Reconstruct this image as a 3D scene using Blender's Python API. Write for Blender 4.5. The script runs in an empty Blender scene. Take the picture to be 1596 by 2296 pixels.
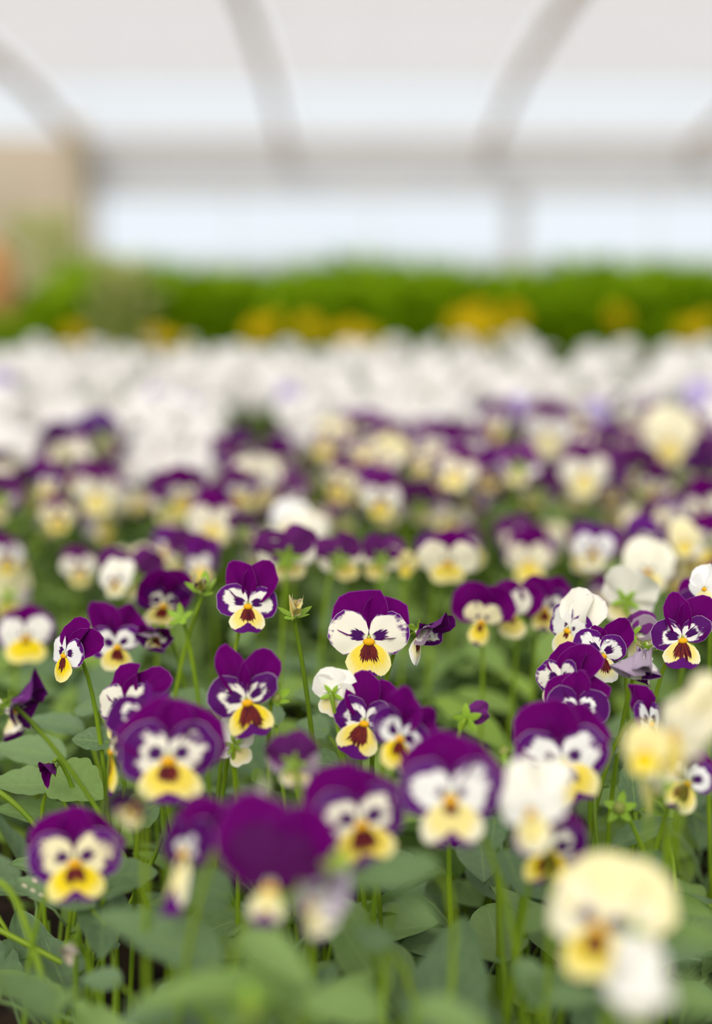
import bpy, math, random
from mathutils import Matrix, Vector, noise
rnd = random.Random(7)
PI = math.pi
SC = bpy.context.scene
COL = SC.collection
# ------------------------------------------------------------------ camera, sky, sun, exposure
FPX = 3325.0; CX, CY = 798.0, 1148.0
CAMZ = 1.15; PITCH = math.radians(10.78)
CAM = Vector((0, 0, CAMZ))
FWD = Vector((0, math.cos(PITCH), -math.sin(PITCH))); UP = Vector((0, math.sin(PITCH), math.cos(PITCH))); RT = Vector((1, 0, 0))
def at(px, py, Z): return CAM + Z * (FWD + (px - CX) / FPX * RT + (CY - py) / FPX * UP)
def pix(p):
    d = p - CAM; Z = d.dot(FWD)
    return CX + FPX * d.dot(RT) / Z, CY - FPX * d.dot(UP) / Z, Z
cd = bpy.data.cameras.new('camera'); cam = bpy.data.objects.new('camera', cd); COL.objects.link(cam)
cam.location = CAM; cam.rotation_euler = (PI / 2 - PITCH, 0, 0)
cd.sensor_fit = 'HORIZONTAL'; cd.sensor_width = 24; cd.lens = 24 * FPX / 1596.0
cd.clip_start = 0.01; cd.clip_end = 200
cd.dof.use_dof = True; cd.dof.focus_distance = 0.605; cd.dof.aperture_fstop = 2.65; cd.dof.aperture_blades = 0
SC.camera = cam
W = bpy.data.worlds.new('overcast_sky'); SC.world = W; W.use_nodes = True
bg = W.node_tree.nodes['Background']; bg.inputs[0].default_value = (0.92, 0.965, 1.0, 1); bg.inputs[1].default_value = 1.06
sd = bpy.data.lights.new('hazy_sun', 'SUN'); sd.energy = 4.9; sd.angle = math.radians(40); sd.color = (1, .97, .92)
sun = bpy.data.objects.new('hazy_sun', sd); COL.objects.link(sun); sun.rotation_euler = (math.radians(50), math.radians(-14), 0)
SC.view_settings.view_transform = 'Standard'; SC.view_settings.look = 'None'; SC.view_settings.exposure = 0.0
SC.view_settings.gamma = 1; SC.view_settings.use_curve_mapping = False
SC.cycles.max_bounces = 6; SC.cycles.diffuse_bounces = 4; SC.cycles.glossy_bounces = 2; SC.cycles.transmission_bounces = 4; SC.cycles.transparent_max_bounces = 6
SC.cycles.use_denoising = True

# ------------------------------------------------------------------ materials
class NT:
    def __init__(s, name):
        s.m = bpy.data.materials.new(name); s.m.use_nodes = True; s.t = s.m.node_tree; s.t.nodes.clear()
        s.out = s.t.nodes.new('ShaderNodeOutputMaterial')
    def n(s, typ, **kw):
        nd = s.t.nodes.new(typ)
        for k, v in kw.items(): setattr(nd, k, v)
        return nd
    def setin(s, sock, v):
        if hasattr(v, 'bl_idname') or hasattr(v, 'is_output'): s.t.links.new(v, sock)
        else: sock.default_value = v
    def math(s, op, a, b=0.0, c=0.0, clamp=False):
        nd = s.n('ShaderNodeMath', operation=op, use_clamp=clamp)
        s.setin(nd.inputs[0], a); s.setin(nd.inputs[1], b); s.setin(nd.inputs[2], c)
        return nd.outputs[0]
    def mix(s, f, a, b):
        nd = s.n('ShaderNodeMix', data_type='RGBA')
        s.setin(nd.inputs[0], f)
        for i, v in ((6, a), (7, b)):
            s.setin(nd.inputs[i], v if not isinstance(v, tuple) else (*v, 1))
        return nd.outputs[2]
    def step(s, x, lo, hi):
        nd = s.n('ShaderNodeMapRange', interpolation_type='SMOOTHSTEP')
        s.setin(nd.inputs[0], x); s.setin(nd.inputs[1], lo); s.setin(nd.inputs[2], hi)
        return nd.outputs[0]
    def attr(s, name): return s.n('ShaderNodeAttribute', attribute_type='OBJECT', attribute_name=name).outputs['Fac']
    def uv(s):
        sp = s.n('ShaderNodeSeparateXYZ'); s.t.links.new(s.n('ShaderNodeUVMap').outputs[0], sp.inputs[0]); return sp.outputs[0], sp.outputs[1]
    def noise(s, x, y, z, scale=1.0, detail=2.0):
        c = s.n('ShaderNodeCombineXYZ')
        for i, v in enumerate((x, y, z)): s.setin(c.inputs[i], v)
        nd = s.n('ShaderNodeTexNoise'); nd.inputs['Scale'].default_value = scale; nd.inputs['Detail'].default_value = detail
        s.t.links.new(c.outputs[0], nd.inputs['Vector']); return nd.outputs[0]
    def rand(s): return s.n('ShaderNodeObjectInfo').outputs['Random']
    def back(s): return s.n('ShaderNodeNewGeometry').outputs['Backfacing']
    def gauss(s, x, c, w):
        d = s.math('DIVIDE', s.math('SUBTRACT', x, c), w)
        return s.math('POWER', 2.718, s.math('MULTIPLY', s.math('MULTIPLY', d, d), -1.0))
    def finish(s, col, rough=.6, spec=.2, trans=.3, tcol=None, bump=None, sheen=0.0):
        p = s.n('ShaderNodeBsdfPrincipled'); s.setin(p.inputs['Base Color'], col if not isinstance(col, tuple) else (*col, 1))
        p.inputs['Roughness'].default_value = rough; p.inputs['Specular IOR Level'].default_value = spec
        if sheen: p.inputs['Sheen Weight'].default_value = sheen
        if bump is not None:
            b = s.n('ShaderNodeBump'); b.inputs['Strength'].default_value = .35; b.inputs['Distance'].default_value = .001
            s.t.links.new(bump, b.inputs['Height']); s.t.links.new(b.outputs[0], p.inputs['Normal'])
        o = p.outputs[0]
        if trans:
            tr = s.n('ShaderNodeBsdfTranslucent'); v = tcol if tcol is not None else col
            s.setin(tr.inputs[0], v if not isinstance(v, tuple) else (*v, 1))
            mx = s.n('ShaderNodeMixShader'); mx.inputs[0].default_value = trans
            s.t.links.new(o, mx.inputs[1]); s.t.links.new(tr.outputs[0], mx.inputs[2]); o = mx.outputs[0]
        s.t.links.new(o, s.out.inputs[0]); return s.m
def srgb(r, g, b):
    f = lambda c: ((c / 255 + .055) / 1.055) ** 2.4 if c > 10 else c / 255 / 12.92
    return (f(r), f(g), f(b))
PUR = (.104, .0005, .104); PURD = (.036, .0003, .040); VIO = (.105, .004, .175); CREAM = (.84, .80, .60); WHITE = (.86, .86, .83)
def mat_upper():
    s = NT('upper_petal'); u, v = s.uv(); sd = s.attr('seed')
    ve = s.noise(s.math('MULTIPLY', u, 26.0), s.math('MULTIPLY', v, 1.2), sd)
    d = s.math('ADD', s.math('MULTIPLY', s.step(v, .9, .15), .62), s.math('MULTIPLY', s.math('SUBTRACT', ve, .5), .9), clamp=True)
    c = s.mix(d, PUR, PURD); c = s.mix(s.math('MULTIPLY', s.attr('violet'), .8), c, (.12, .03, .30))
    c = s.mix(s.math('MULTIPLY', s.step(v, .965, 1.0), .35), c, (.35, .10, .42))
    cr = s.mix(s.attr('lip_yellow'), WHITE, (.83, .75, .36))
    edge = s.math('MULTIPLY', s.step(s.math('ADD', v, s.math('MULTIPLY', ve, .16)), 1.0, 1.08), .6)
    cr = s.mix(s.math('MULTIPLY', edge, s.attr('margin')), cr, VIO)
    c = s.mix(s.attr('cream'), c, cr)
    c = s.mix(s.math('MULTIPLY', s.back(), .22), c, s.mix(s.attr('cream'), (.26, .09, .32), WHITE))
    return s.finish(c, .6, .025, .10)
def mat_side():
    s = NT('side_petal'); u, v = s.uv(); sd = s.attr('seed'); bk = s.back()
    st = s.noise(s.math('MULTIPLY', u, 34.0), s.math('MULTIPLY', v, 2.2), sd, 1.0, 3.0)
    pa = s.noise(s.math('MULTIPLY', u, 5.0), s.math('MULTIPLY', v, 3.0), s.math('ADD', sd, 9.0))
    base = s.mix(s.attr('side_yellow'), WHITE, (.86, .76, .33))
    m = s.attr('margin')
    ex = s.math('ADD', v, s.math('MULTIPLY', s.math('SUBTRACT', st, .5), .22)); ex = s.math('ADD', ex, s.math('MULTIPLY', s.math('SUBTRACT', pa, .5), .8))
    lo = s.math('SUBTRACT', 1.10, s.math('MULTIPLY', m, .74))
    f = s.step(ex, lo, s.math('ADD', lo, .13)); f = s.math('MULTIPLY', f, s.step(m, .02, .08))
    c = s.mix(f, base, VIO)
    deep = s.math('MULTIPLY', f, s.step(m, .4, .85)); c = s.mix(s.math('MULTIPLY', deep, .7), c, (.062, .0010, .080)); c = s.mix(s.step(m, 1.2, 1.6), c, s.mix(st, PURD, PUR))
    c = s.mix(s.math('MULTIPLY', s.math('MULTIPLY', s.step(v, .975, .997), .6), s.step(m, 1.5, 1.1)), c, (.75, .66, .78))
    dd = s.math('DIVIDE', s.math('SUBTRACT', u, .5), .23); dd = s.math('MULTIPLY', dd, dd)
    L = s.math('MULTIPLY', s.math('POWER', 2.718, s.math('MULTIPLY', s.math('MULTIPLY', dd, dd), -1.0)), s.math('ADD', .25, s.math('MULTIPLY', st, .40)))
    L = s.math('MULTIPLY', L, s.attr('blotch'))
    b = s.step(s.math('SUBTRACT', L, v), -.03, .05); b = s.math('MULTIPLY', b, s.step(v, .06, .16))
    b = s.math('MULTIPLY', b, s.math('SUBTRACT', 1.0, bk))
    c = s.mix(b, c, (.055, .002, .095))
    c = s.mix(s.math('MULTIPLY', bk, .35), c, (.72, .66, .62))
    return s.finish(c, .6, .10, .2)
def mat_lower():
    s = NT('lower_petal'); u, v = s.uv(); sd = s.attr('seed'); bk = s.back()
    st = s.noise(s.math('MULTIPLY', u, 38.0), s.math('MULTIPLY', v, 2.0), sd, 1.0, 3.0)
    pal = s.mix(s.attr('lip_yellow'), (.88, .80, .40), (.87, .65, .008))
    rim = s.mix(s.attr('lip_yellow'), WHITE, (.89, .80, .30))
    c = s.mix(s.step(s.math('ADD', v, s.math('MULTIPLY', s.math('SUBTRACT', st, .5), .4)), .64, .98), pal, rim)
    tp = s.attr('tip')
    T = s.math('SUBTRACT', 1.03, s.math('MULTIPLY', s.math('MULTIPLY', tp, .55), s.gauss(u, .5, s.math('ADD', .06, s.math('MULTIPLY', tp, .16)))))
    f = s.step(s.math('ADD', v, s.math('MULTIPLY', s.math('SUBTRACT', st, .5), .16)), T, s.math('ADD', T, .05)); f = s.math('MULTIPLY', f, s.step(tp, .02, .1))
    c = s.mix(f, c, (.10, .003, .15))
    dd = s.math('DIVIDE', s.math('SUBTRACT', u, .5), .36); dd = s.math('MULTIPLY', dd, dd)
    L = s.math('MULTIPLY', s.math('POWER', 2.718, s.math('MULTIPLY', s.math('MULTIPLY', dd, dd), -1.0)), s.math('ADD', .34, s.math('MULTIPLY', st, .52))); L = s.math('MULTIPLY', L, s.attr('blotch'))
    b = s.step(s.math('SUBTRACT', L, v), -.02, .05); b = s.math('MULTIPLY', b, s.math('SUBTRACT', 1.0, bk))
    c = s.mix(b, c, s.mix(s.step(st, .42, .60), (.19, .022, .012), (.045, .001, .014)))
    c = s.mix(s.math('MULTIPLY', bk, .3), c, (.8, .7, .4))
    return s.finish(c, .6, .10, .2)
def simple(name, col, rough=.6, spec=.2, trans=.0, var=0.0, col2=None, scale=30.0):
    s = NT(name)
    if col2 is not None:
        tc = s.n('ShaderNodeTexCoord'); nz = s.n('ShaderNodeTexNoise'); nz.inputs['Scale'].default_value = scale; nz.inputs['Detail'].default_value = 4
        s.t.links.new(tc.outputs['Object'], nz.inputs['Vector'])
        c = s.mix(s.step(nz.outputs[0], .35, .65), col, col2)
    else: c = col
    if var:
        h = s.n('ShaderNodeHueSaturation'); s.setin(h.inputs['Color'], c if not isinstance(c, tuple) else (*c, 1))
        s.setin(h.inputs['Value'], s.math('ADD', 1 - var / 2, s.math('MULTIPLY', s.rand(), var))); c = h.outputs[0]
    return s.finish(c, rough, spec, trans)
def mat_leaf(name, ca, cb, cc, trans):
    s = NT(name); u, v = s.uv(); r = s.rand(); sh = s.attr('tone')
    c = s.mix(s.step(r, .2, .9), ca, cb)
    mid = s.math('ABSOLUTE', s.math('SUBTRACT', u, .5))
    w = s.math('FRACT', s.math('ADD', s.math('MULTIPLY', v, 6.0), s.math('MULTIPLY', mid, -4.0)))
    vein = s.math('MULTIPLY', s.step(s.math('ABSOLUTE', s.math('SUBTRACT', w, .5)), .09, .02), .28)
    rib = s.step(mid, .035, .012)
    nz = s.noise(s.math('MULTIPLY', u, 6.0), s.math('MULTIPLY', v, 9.0), s.math('MULTIPLY', r, 50.0))
    c = s.mix(s.math('MULTIPLY', s.step(nz, .3, .75), .35), c, cc)
    c = s.mix(sh, c, (.30, .46, .06))
    c = s.mix(s.math('MAXIMUM', vein, s.math('MULTIPLY', rib, .6)), c, (.24, .36, .12))
    c = s.mix(s.math('MULTIPLY', s.back(), .5), c, (.19, .30, .14))
    t = s.mix(.5, c, (.22, .42, .02))
    return s.finish(c, .52, .28, trans, t, bump=nz)
M_UP, M_SD, M_LO = mat_upper(), mat_side(), mat_lower()
M_THROAT = simple('throat_orange', (.88, .45, .006), .6, .2, .15)
M_BEARD = simple('beard_white', (.84, .82, .62), .8, .1, .3)
M_PISTIL = simple('pistil_green', (.42, .48, .08), .4, .4, .2)
M_STEM = simple('stem_green', (.25, .38, .014), .45, .3, .2, .3, (.17, .29, .016), 40)
M_SEPAL = simple('sepal_green', (.36, .56, .06), .5, .3, .3, .3, (.24, .44, .03), 90)
M_LEAF = mat_leaf('viola_leaf', (.100, .172, .080), (.150, .236, .118), (.20, .30, .14), .25)
M_DRY = simple('dried_petal', (.50, .36, .18), .8, .1, .2, .2, (.22, .12, .16), 160)
M_SPOT = simple('leaf_blemish', (.52, .47, .33), .8, .1)
M_POD = simple('seed_pod', (.36, .40, .08), .45, .35, .1, .1, (.20, .24, .05), 120)

# ------------------------------------------------------------------ mesh helpers
def mesh(name, vs, fs, mats, uvs=None, smooth=True, mi=None):
    me = bpy.data.meshes.new(name); me.from_pydata(vs, [], fs)
    for m in mats: me.materials.append(m)
    if uvs is not None:
        l = me.uv_layers.new(name='UVMap'); idx = [0] * len(me.loops); me.loops.foreach_get('vertex_index', idx)
        flat = []
        for i in idx: flat.extend(uvs[i])
        l.data.foreach_set('uv', flat)
    if smooth: me.polygons.foreach_set('use_smooth', [True] * len(me.polygons))
    if mi: me.polygons.foreach_set('material_index', mi)
    me.update(); return me
def ob(name, me, parent=None, mat=None, **props):
    o = bpy.data.objects.new(name, me); COL.objects.link(o)
    if parent is not None: o.parent = parent
    if mat is not None: o.matrix_basis = mat
    for k, v in props.items(): o[k] = v
    return o
def empty(name, loc, label, cat, group=None):
    o = bpy.data.objects.new(name, None); COL.objects.link(o); o.location = loc; o.empty_display_size = .01
    o['label'] = label; o['category'] = cat
    if group: o['group'] = group
    return o
def tag(o, label, cat, group=None):
    o['label'] = label; o['category'] = cat
    if group: o['group'] = group
    return o
def box(x0, x1, y0, y1, z0, z1, bev=0.0):
    vs = [(x, y, z) for x in (x0, x1) for y in (y0, y1) for z in (z0, z1)]
    fs = [(0, 1, 3, 2), (4, 6, 7, 5), (0, 4, 5, 1), (2, 3, 7, 6), (0, 2, 6, 4), (1, 5, 7, 3)]
    return vs, fs
def boxmesh(name, b, mat): return mesh(name, *box(*b), [mat], smooth=False)
def tube(pts, rads, ns=6):
    vs, fs = [], []; n = len(pts); prev = None
    for i, p in enumerate(pts):
        t = (pts[min(i + 1, n - 1)] - pts[max(i - 1, 0)]).normalized()
        if prev is None: a = t.orthogonal().normalized()
        else:
            a = prev - t * prev.dot(t); a = a.normalized() if a.length > 1e-6 else t.orthogonal().normalized()
        prev = a; b = t.cross(a)
        for k in range(ns):
            q = 2 * PI * k / ns; vs.append(tuple(p + (a * math.cos(q) + b * math.sin(q)) * rads[i]))
    for i in range(n - 1):
        for k in range(ns):
            k2 = (k + 1) % ns; fs.append((i * ns + k, i * ns + k2, (i + 1) * ns + k2, (i + 1) * ns + k))
    fs.append(tuple(range(ns))[::-1]); fs.append(tuple(range((n - 1) * ns, n * ns)))
    return vs, fs
def ell(c, r, rot=0.0, nu=8, nv=6):
    vs, fs = [], []; cr, sr = math.cos(rot), math.sin(rot)
    for i in range(nv + 1):
        a = PI * i / nv
        for k in range(nu):
            b = 2 * PI * k / nu; x, y, z = r[0] * math.sin(a) * math.cos(b), r[1] * math.cos(a), r[2] * math.sin(a) * math.sin(b)
            vs.append((c[0] + x * cr - y * sr, c[1] + x * sr + y * cr, c[2] + z))
    for i in range(nv):
        for k in range(nu):
            k2 = (k + 1) % nu; fs.append((i * nu + k, (i + 1) * nu + k, (i + 1) * nu + k2, i * nu + k2))
    return vs, fs
def join(parts):
    V, F, MI = [], [], []
    for i, (vs, fs) in enumerate(parts):
        o = len(V); V += vs; F += [tuple(a + o for a in f) for f in fs]; MI += [i] * len(fs)
    return V, F, MI
def bez(a, b, c, d, n):
    r = []
    for i in range(n + 1):
        t = i / n; s = 1 - t; r.append(a * s ** 3 + b * (3 * s * s * t) + c * (3 * s * t * t) + d * t ** 3)
    return r
def petal(name, mat, seed, nth, nt, notch=0.0, ruffle=.05, cup=.10, reflex=-.18, egg=.82, lobes=3, crump=0.0, fan=0):
    r = random.Random(seed); vs, uvs, fs = [], [], []; ph = r.uniform(0, 6); ph2 = r.uniform(0, 6); asym = r.uniform(-.10, .10)
    tm = math.radians(fan or 83); vs.append((0, 0, 0)); uvs.append((.5, 0))
    for i in range(1, nt + 1):
        t = i / nt
        for k in range(nth + 1):
            u = k / nth; th = -tm + 2 * tm * u
            R = (max(math.cos(th), .0) ** egg if not fan else math.cos(th * .9) ** .85 * (1 - .42 * abs(th / tm) ** 5)) * (1 + asym * math.sin(th)) * (1 + .022 * math.sin(9 * th + ph) + .014 * math.sin(17 * th + ph2))
            if notch: R *= 1 - notch * math.exp(-(th / .16) ** 2)
            x, y = R * t * math.sin(th), R * t * math.cos(th)
            z = cup * (x / .5) ** 2 + reflex * y * y + ruffle * t ** 2 * (math.sin(lobes * th * 2 + ph) + .5 * math.sin(7 * th + ph2))
            if crump:
                z += crump * t * math.sin(5 * th + 3 * t + ph); x *= 1 - .35 * crump * (1 + math.sin(6 * t + ph)); y *= 1 - .25 * crump * math.sin(3 * th + ph2)
            vs.append((x, y, z)); uvs.append((u, t))
    for k in range(nth): fs.append((0, 1 + k + 1, 1 + k))
    for i in range(nt - 1):
        a = 1 + i * (nth + 1)
        for k in range(nth): fs.append((a + k, a + k + 1, a + nth + 1 + k + 1, a + nth + 1 + k))
    # faces wound so that the normal is +Z
    return mesh(name, vs, [f[::1] for f in fs], [mat], uvs)
def fixn(me):
    s = sum(p.normal.z for p in me.polygons)
    if s < 0: me.flip_normals()
    return me
UPH = [fixn(petal('upper_petal', M_UP, 10 + i, 14, 7, ruffle=.05 + .02 * i, cup=.10, reflex=-.15 - .05 * (i % 3))) for i in range(5)]
SDH = [fixn(petal('side_petal', M_SD, 30 + i, 14, 7, ruffle=.03, cup=-.06, reflex=-.16)) for i in range(5)]
LOH = [fixn(petal('lower_petal', M_LO, 50 + i, 16, 7, notch=.03 + .03 * i, ruffle=.03, cup=-.10, reflex=-.10, fan=60)) for i in range(4)]
UPL = [fixn(petal('upper_petal', M_UP, 10 + i, 8, 4, ruffle=.06, cup=.10, reflex=-.2)) for i in range(4)]
SDL = [fixn(petal('side_petal', M_SD, 30 + i, 8, 4, ruffle=.03, cup=-.06, reflex=-.16)) for i in range(3)]
LOL = [fixn(petal('lower_petal', M_LO, 50 + i, 8, 4, notch=.05, ruffle=.03, cup=-.1, reflex=-.1, fan=60)) for i in range(3)]
CRU = [fixn(petal('upper_petal', M_UP, 70 + i, 12, 7, ruffle=.08, crump=.22, cup=.25)) for i in range(3)]
CRS = [fixn(petal('side_petal', M_SD, 80 + i, 12, 7, ruffle=.08, crump=.22, cup=.25)) for i in range(3)]
CRL = [fixn(petal('lower_petal', M_LO, 90 + i, 12, 7, ruffle=.08, crump=.22, cup=.25)) for i in range(2)]
THROAT = mesh('throat', *ell((0, -.085, .055), (.155, .095, .08), 0, 12, 8), [M_THROAT])
PISTIL = mesh('pistil', *ell((0, .03, .05), (.045, .05, .05), 0, 8, 6), [M_PISTIL])
_b = join([ell((-.085, .02, .02), (.04, .12, .05), -.35), ell((.085, .02, .02), (.04, .12, .05), .35)])
BEARD = mesh('beard', _b[0], _b[1], [M_BEARD])
SPUR = mesh('spur', *tube([Vector((0, -.05, -.02)), Vector((0, -.04, -.22)), Vector((0, .02, -.42)), Vector((0, .09, -.5))], [.10, .085, .055, .02], 8), [M_BEARD])
def sepal_geo(ang, L=.55, wd=.10, tilt=-.5, curl=.25):
    vs, fs = [], []
    for i in range(6):
        t = i / 5; w = wd * math.sin(PI * min(1, .12 + .88 * t)) ** .8 * (1 if t < 1 else 0)
        for s in (-1, 0, 1): vs.append(Vector((s * w, t * L, (.03 if s == 0 else 0) * -1 + curl * t * t)))
    for i in range(5):
        for k in range(2): a = i * 3 + k; fs.append((a, a + 1, a + 4, a + 3))
    m = Matrix.Translation((0, 0, -.16)) @ Matrix.Rotation(ang, 4, 'Z') @ Matrix.Rotation(tilt, 4, 'X')
    return [tuple(m @ v) for v in vs], fs
def calyx_mesh(tilt, L, curl):
    p = [sepal_geo(2 * PI * k / 5 + .3, L * (1 + .15 * math.sin(k * 2.3)), .105, tilt, curl) for k in range(5)] + [ell((0, 0, -.17), (.10, .10, .09), 0, 8, 5)]
    V, F, _ = join(p); return mesh('calyx', V, F, [M_SEPAL])
CALYX = calyx_mesh(-.35, .55, .05)
SEPAL1 = mesh('sepal', *sepal_geo(0, .62, .13, 0.0, .10), [M_SEPAL])
POD = mesh('seed_pod', *ell((0, 0, 0), (.22, .22, .24), 0, 12, 9), [M_POD])

def head_matrix(pos, yaw, pitch, roll):
    z = (CAM - pos).normalized(); x = Vector((0, 0, 1)).cross(z).normalized(); y = z.cross(x)
    B = Matrix((x, y, z)).transposed().to_4x4()
    return Matrix.Translation(pos) @ B @ Matrix.Rotation(math.radians(yaw), 4, 'Y') @ Matrix.Rotation(-math.radians(pitch), 4, 'X') @ Matrix.Rotation(-math.radians(roll), 4, 'Z')
SOIL = CAMZ - .36
def S(a, b, c): return Matrix.Diagonal((a, b, c, 1))
def stem_for(root, HM, s, rad=.00092, hi=True, sb=None, n=None):
    pos = HM.translation; zx = HM.to_3x3().col[2].normalized()
    p0 = pos - zx * .22 * s
    back = Vector((-zx.x, -zx.y, 0))
    if back.length < .3: back = Vector((0, 1, 0))
    else: back.normalize()
    base = root.location
    c1 = p0 - zx * 1.0 * s + Vector((0, 0, 1)) * 1.0 * s
    q0 = random.Random('s%d' % int(pos.x * 1e6)); c2 = Vector((base.x + q0.uniform(-.022, .022), base.y + q0.uniform(-.01, .02), base.z + (pos.z - base.z) * .7))
    pts = [p - base for p in bez(p0, c1, c2, base.copy(), (n or (14 if hi else 6)))]
    m = len(pts)
    vs, fs = tube(pts, [rad * (.8 + .5 * i / m) for i in range(m)], 8 if hi else 5)
    return ob('stem', mesh('stem', vs, fs, [M_STEM]), root)
def base_for(HM, s, sb=None):
    pos = HM.translation; zx = HM.to_3x3().col[2]
    if sb is not None: return Vector((pos.x + sb[0], pos.y + sb[1], SOIL - .004))
    b = Vector((-zx.x, -zx.y, 0)); b = b.normalized() if b.length > .3 else Vector((0, 1, 0))
    return Vector((pos.x + b.x * s * .95 + rnd.uniform(-.026, .026), pos.y + b.y * s * .95 + rnd.uniform(-.004, .008), SOIL - .004))
DEF = dict(ul=(24, 1.28, .66, -6), ur=(-36, 1.24, .60, -10), sl=(74, 1.0, .52, 4), sr=(-74, 1.0, .52, 4), lo=(180, .94, .56, 10))
HEROES = []
def flower(px, py, w, Z, yaw=0, pitch=6, roll=0, label='', name='purple_viola', m=.5, tp=.5, yl=.8, sy=.25, bl=1.0, cream=0.0, vio=0.0, fold=0,
           hi=True, group=None, sb=None, crump=False, stem=True, pos=None, s=None, keep='ul ur sl sr lo', **ov):
    if pos is None: pos = at(px, py, Z)
    if s is None: s = w * .5 * Z / FPX
    HM = head_matrix(pos, yaw, pitch, roll)
    root = empty(name, base_for(HM, s, sb), label, 'flower', group)
    inv = Matrix.Translation(-root.location); HS = inv @ HM @ S(s, s, s)
    order = {'ul': (-.05, .10, -.10), 'ur': (.05, .10, -.15), 'sl': (-.03, .02, -.02), 'sr': (.03, .02, -.03), 'lo': (0, -.05, .03)}
    j = random.Random('%s %d %d' % (label, px, int(pos.x * 1e5))).uniform; ch = random.Random('c%s %d' % (label, int(pos.x * 1e5))).choice
    for k in keep.split():
        a, L, Wd, tl = ov.get(k, DEF[k])
        a += j(-4, 4); L *= j(.96, 1.04); Wd *= j(.95, 1.05); tl += j(-4, 4)
        if fold: tl = fold + j(-12, 12)
        if crump: src = CRU if k[0] == 'u' else CRS if k[0] == 's' else CRL
        elif hi: src = UPH if k[0] == 'u' else SDH if k[0] == 's' else LOH
        else: src = UPL if k[0] == 'u' else SDL if k[0] == 's' else LOL
        nm = {'u': 'upper_petal', 's': 'side_petal', 'l': 'lower_petal'}[k[0]]
        x, y, z = order[k]
        mt = HS @ Matrix.Translation((x, y, z)) @ Matrix.Rotation(math.radians(a), 4, 'Z') @ Matrix.Rotation(math.radians(tl), 4, 'X') @ S(Wd * 2 / 1.0, L, L)
        o = ob(nm, ch(src), root, mt, seed=j(0, 60), margin=m, cream=cream, lip_yellow=yl, violet=vio, blotch=bl, tip=tp, side_yellow=sy)
    ob('throat', THROAT, root, HS)
    if hi:
        if not crump: ob('beard', BEARD, root, HS); ob('pistil', PISTIL, root, HS)
        ob('calyx', CALYX, root, HS); ob('spur', SPUR, root, HS)
    elif abs(yaw) > 60: ob('calyx', CALYX, root, HS)
    if stem: stem_for(root, HM, s, hi=hi)
    x, y, Zp = pix(pos); HEROES.append((x, y, 2 * s * FPX / Zp, Zp)); return root
def seed_head(px, py, w, Z, yaw, pitch, roll, label, name='viola_seed_head', tilt=-10, pod=True, petals=None, sb=None, cat='seed head', L=1.0, group=None):
    pos = at(px, py, Z); s = w * .72 * Z / FPX; HM = head_matrix(pos, yaw, pitch, roll)
    root = empty(name, base_for(HM, s, sb), label, cat, group); HS = Matrix.Translation(-root.location) @ HM @ S(s * 1.5, s * 1.5, s * 1.5)
    for k in range(5):
        ob('sepal', SEPAL1, root, HS @ Matrix.Rotation(2 * PI * k / 5 + rnd.uniform(-.2, .2), 4, 'Z') @ Matrix.Translation((0, 0, .12)) @ Matrix.Rotation(math.radians(tilt + rnd.uniform(-14, 14)), 4, 'X') @ S(1.15, L, 1))
    if pod: ob('seed_pod', POD, root, HS)
    for k, (mesh_, a, l, wd, tl, kw) in enumerate(petals or []):
        ob('wilted_petal', mesh_, root, HS @ Matrix.Rotation(math.radians(a), 4, 'Z') @ Matrix.Rotation(math.radians(tl), 4, 'X') @ S(wd, l, l), **dict(dict(seed=k * 3.1, margin=.3, cream=0.0, lip_yellow=.7, violet=0.0, blotch=.6, tip=.4, side_yellow=.5), **kw))
    stem_for(root, HM, s, rad=.0010); HEROES.append((px, py, w, Z)); return root

# ------------------------------------------------------------------ structure: floor, roof, walls, windows
def struct(name, me, parent=None, **kw):
    o = ob(name, me, parent, **kw)
    if parent is None: o['kind'] = 'structure'
    return o
M_FLOOR = simple('concrete_floor', (.34, .33, .31), .85, .2, 0, 0, (.26, .25, .24), 3)
M_WOOD = simple('weathered_timber', (.42, .29, .17), .75, .2, 0, .08, (.35, .24, .14), 9)
M_TAN = simple('tan_board', (.50, .41, .31), .8, .15, 0, .1, (.42, .35, .24), 4)
M_GREY = simple('grey_board', (.46, .45, .435), .7, .2, 0, .08, (.42, .415, .41), 5)
M_GALV = simple('white_purlin', (.62, .60, .57), .5, .3, 0, 0, (.55, .53, .50), 12)
def mat_pane(name, clear, col, tcol):
    s = NT(name); t = s.n('ShaderNodeBsdfTransparent'); t.inputs[0].default_value = (*tcol, 1)
    d = s.n('ShaderNodeBsdfTranslucent'); d.inputs[0].default_value = (*col, 1); g = s.n('ShaderNodeBsdfGlossy'); g.inputs['Roughness'].default_value = .08
    m1 = s.n('ShaderNodeMixShader'); m1.inputs[0].default_value = clear; s.t.links.new(d.outputs[0], m1.inputs[1]); s.t.links.new(t.outputs[0], m1.inputs[2])
    m2 = s.n('ShaderNodeMixShader'); m2.inputs[0].default_value = .04; s.t.links.new(m1.outputs[0], m2.inputs[1]); s.t.links.new(g.outputs[0], m2.inputs[2])
    s.t.links.new(m2.outputs[0], s.out.inputs[0]); return s.m
M_PANEW = mat_pane('whitewashed_glass', .80, (.44, .41, .395), (.96, .945, .94))
M_PANEC = mat_pane('roof_glass', .88, (.50, .52, .55), (.96, .97, .98))
M_PANEV = mat_pane('window_glass', .95, (.9, .93, .96), (.96, .975, .985))
struct('floor', boxmesh('floor', (-14, 14, -10, 60, -.1, 0), M_FLOOR))
FAR = 12.0
YF = FAR * math.cos(PITCH) ** 0  # the back wall stands 12 m from the camera
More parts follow.
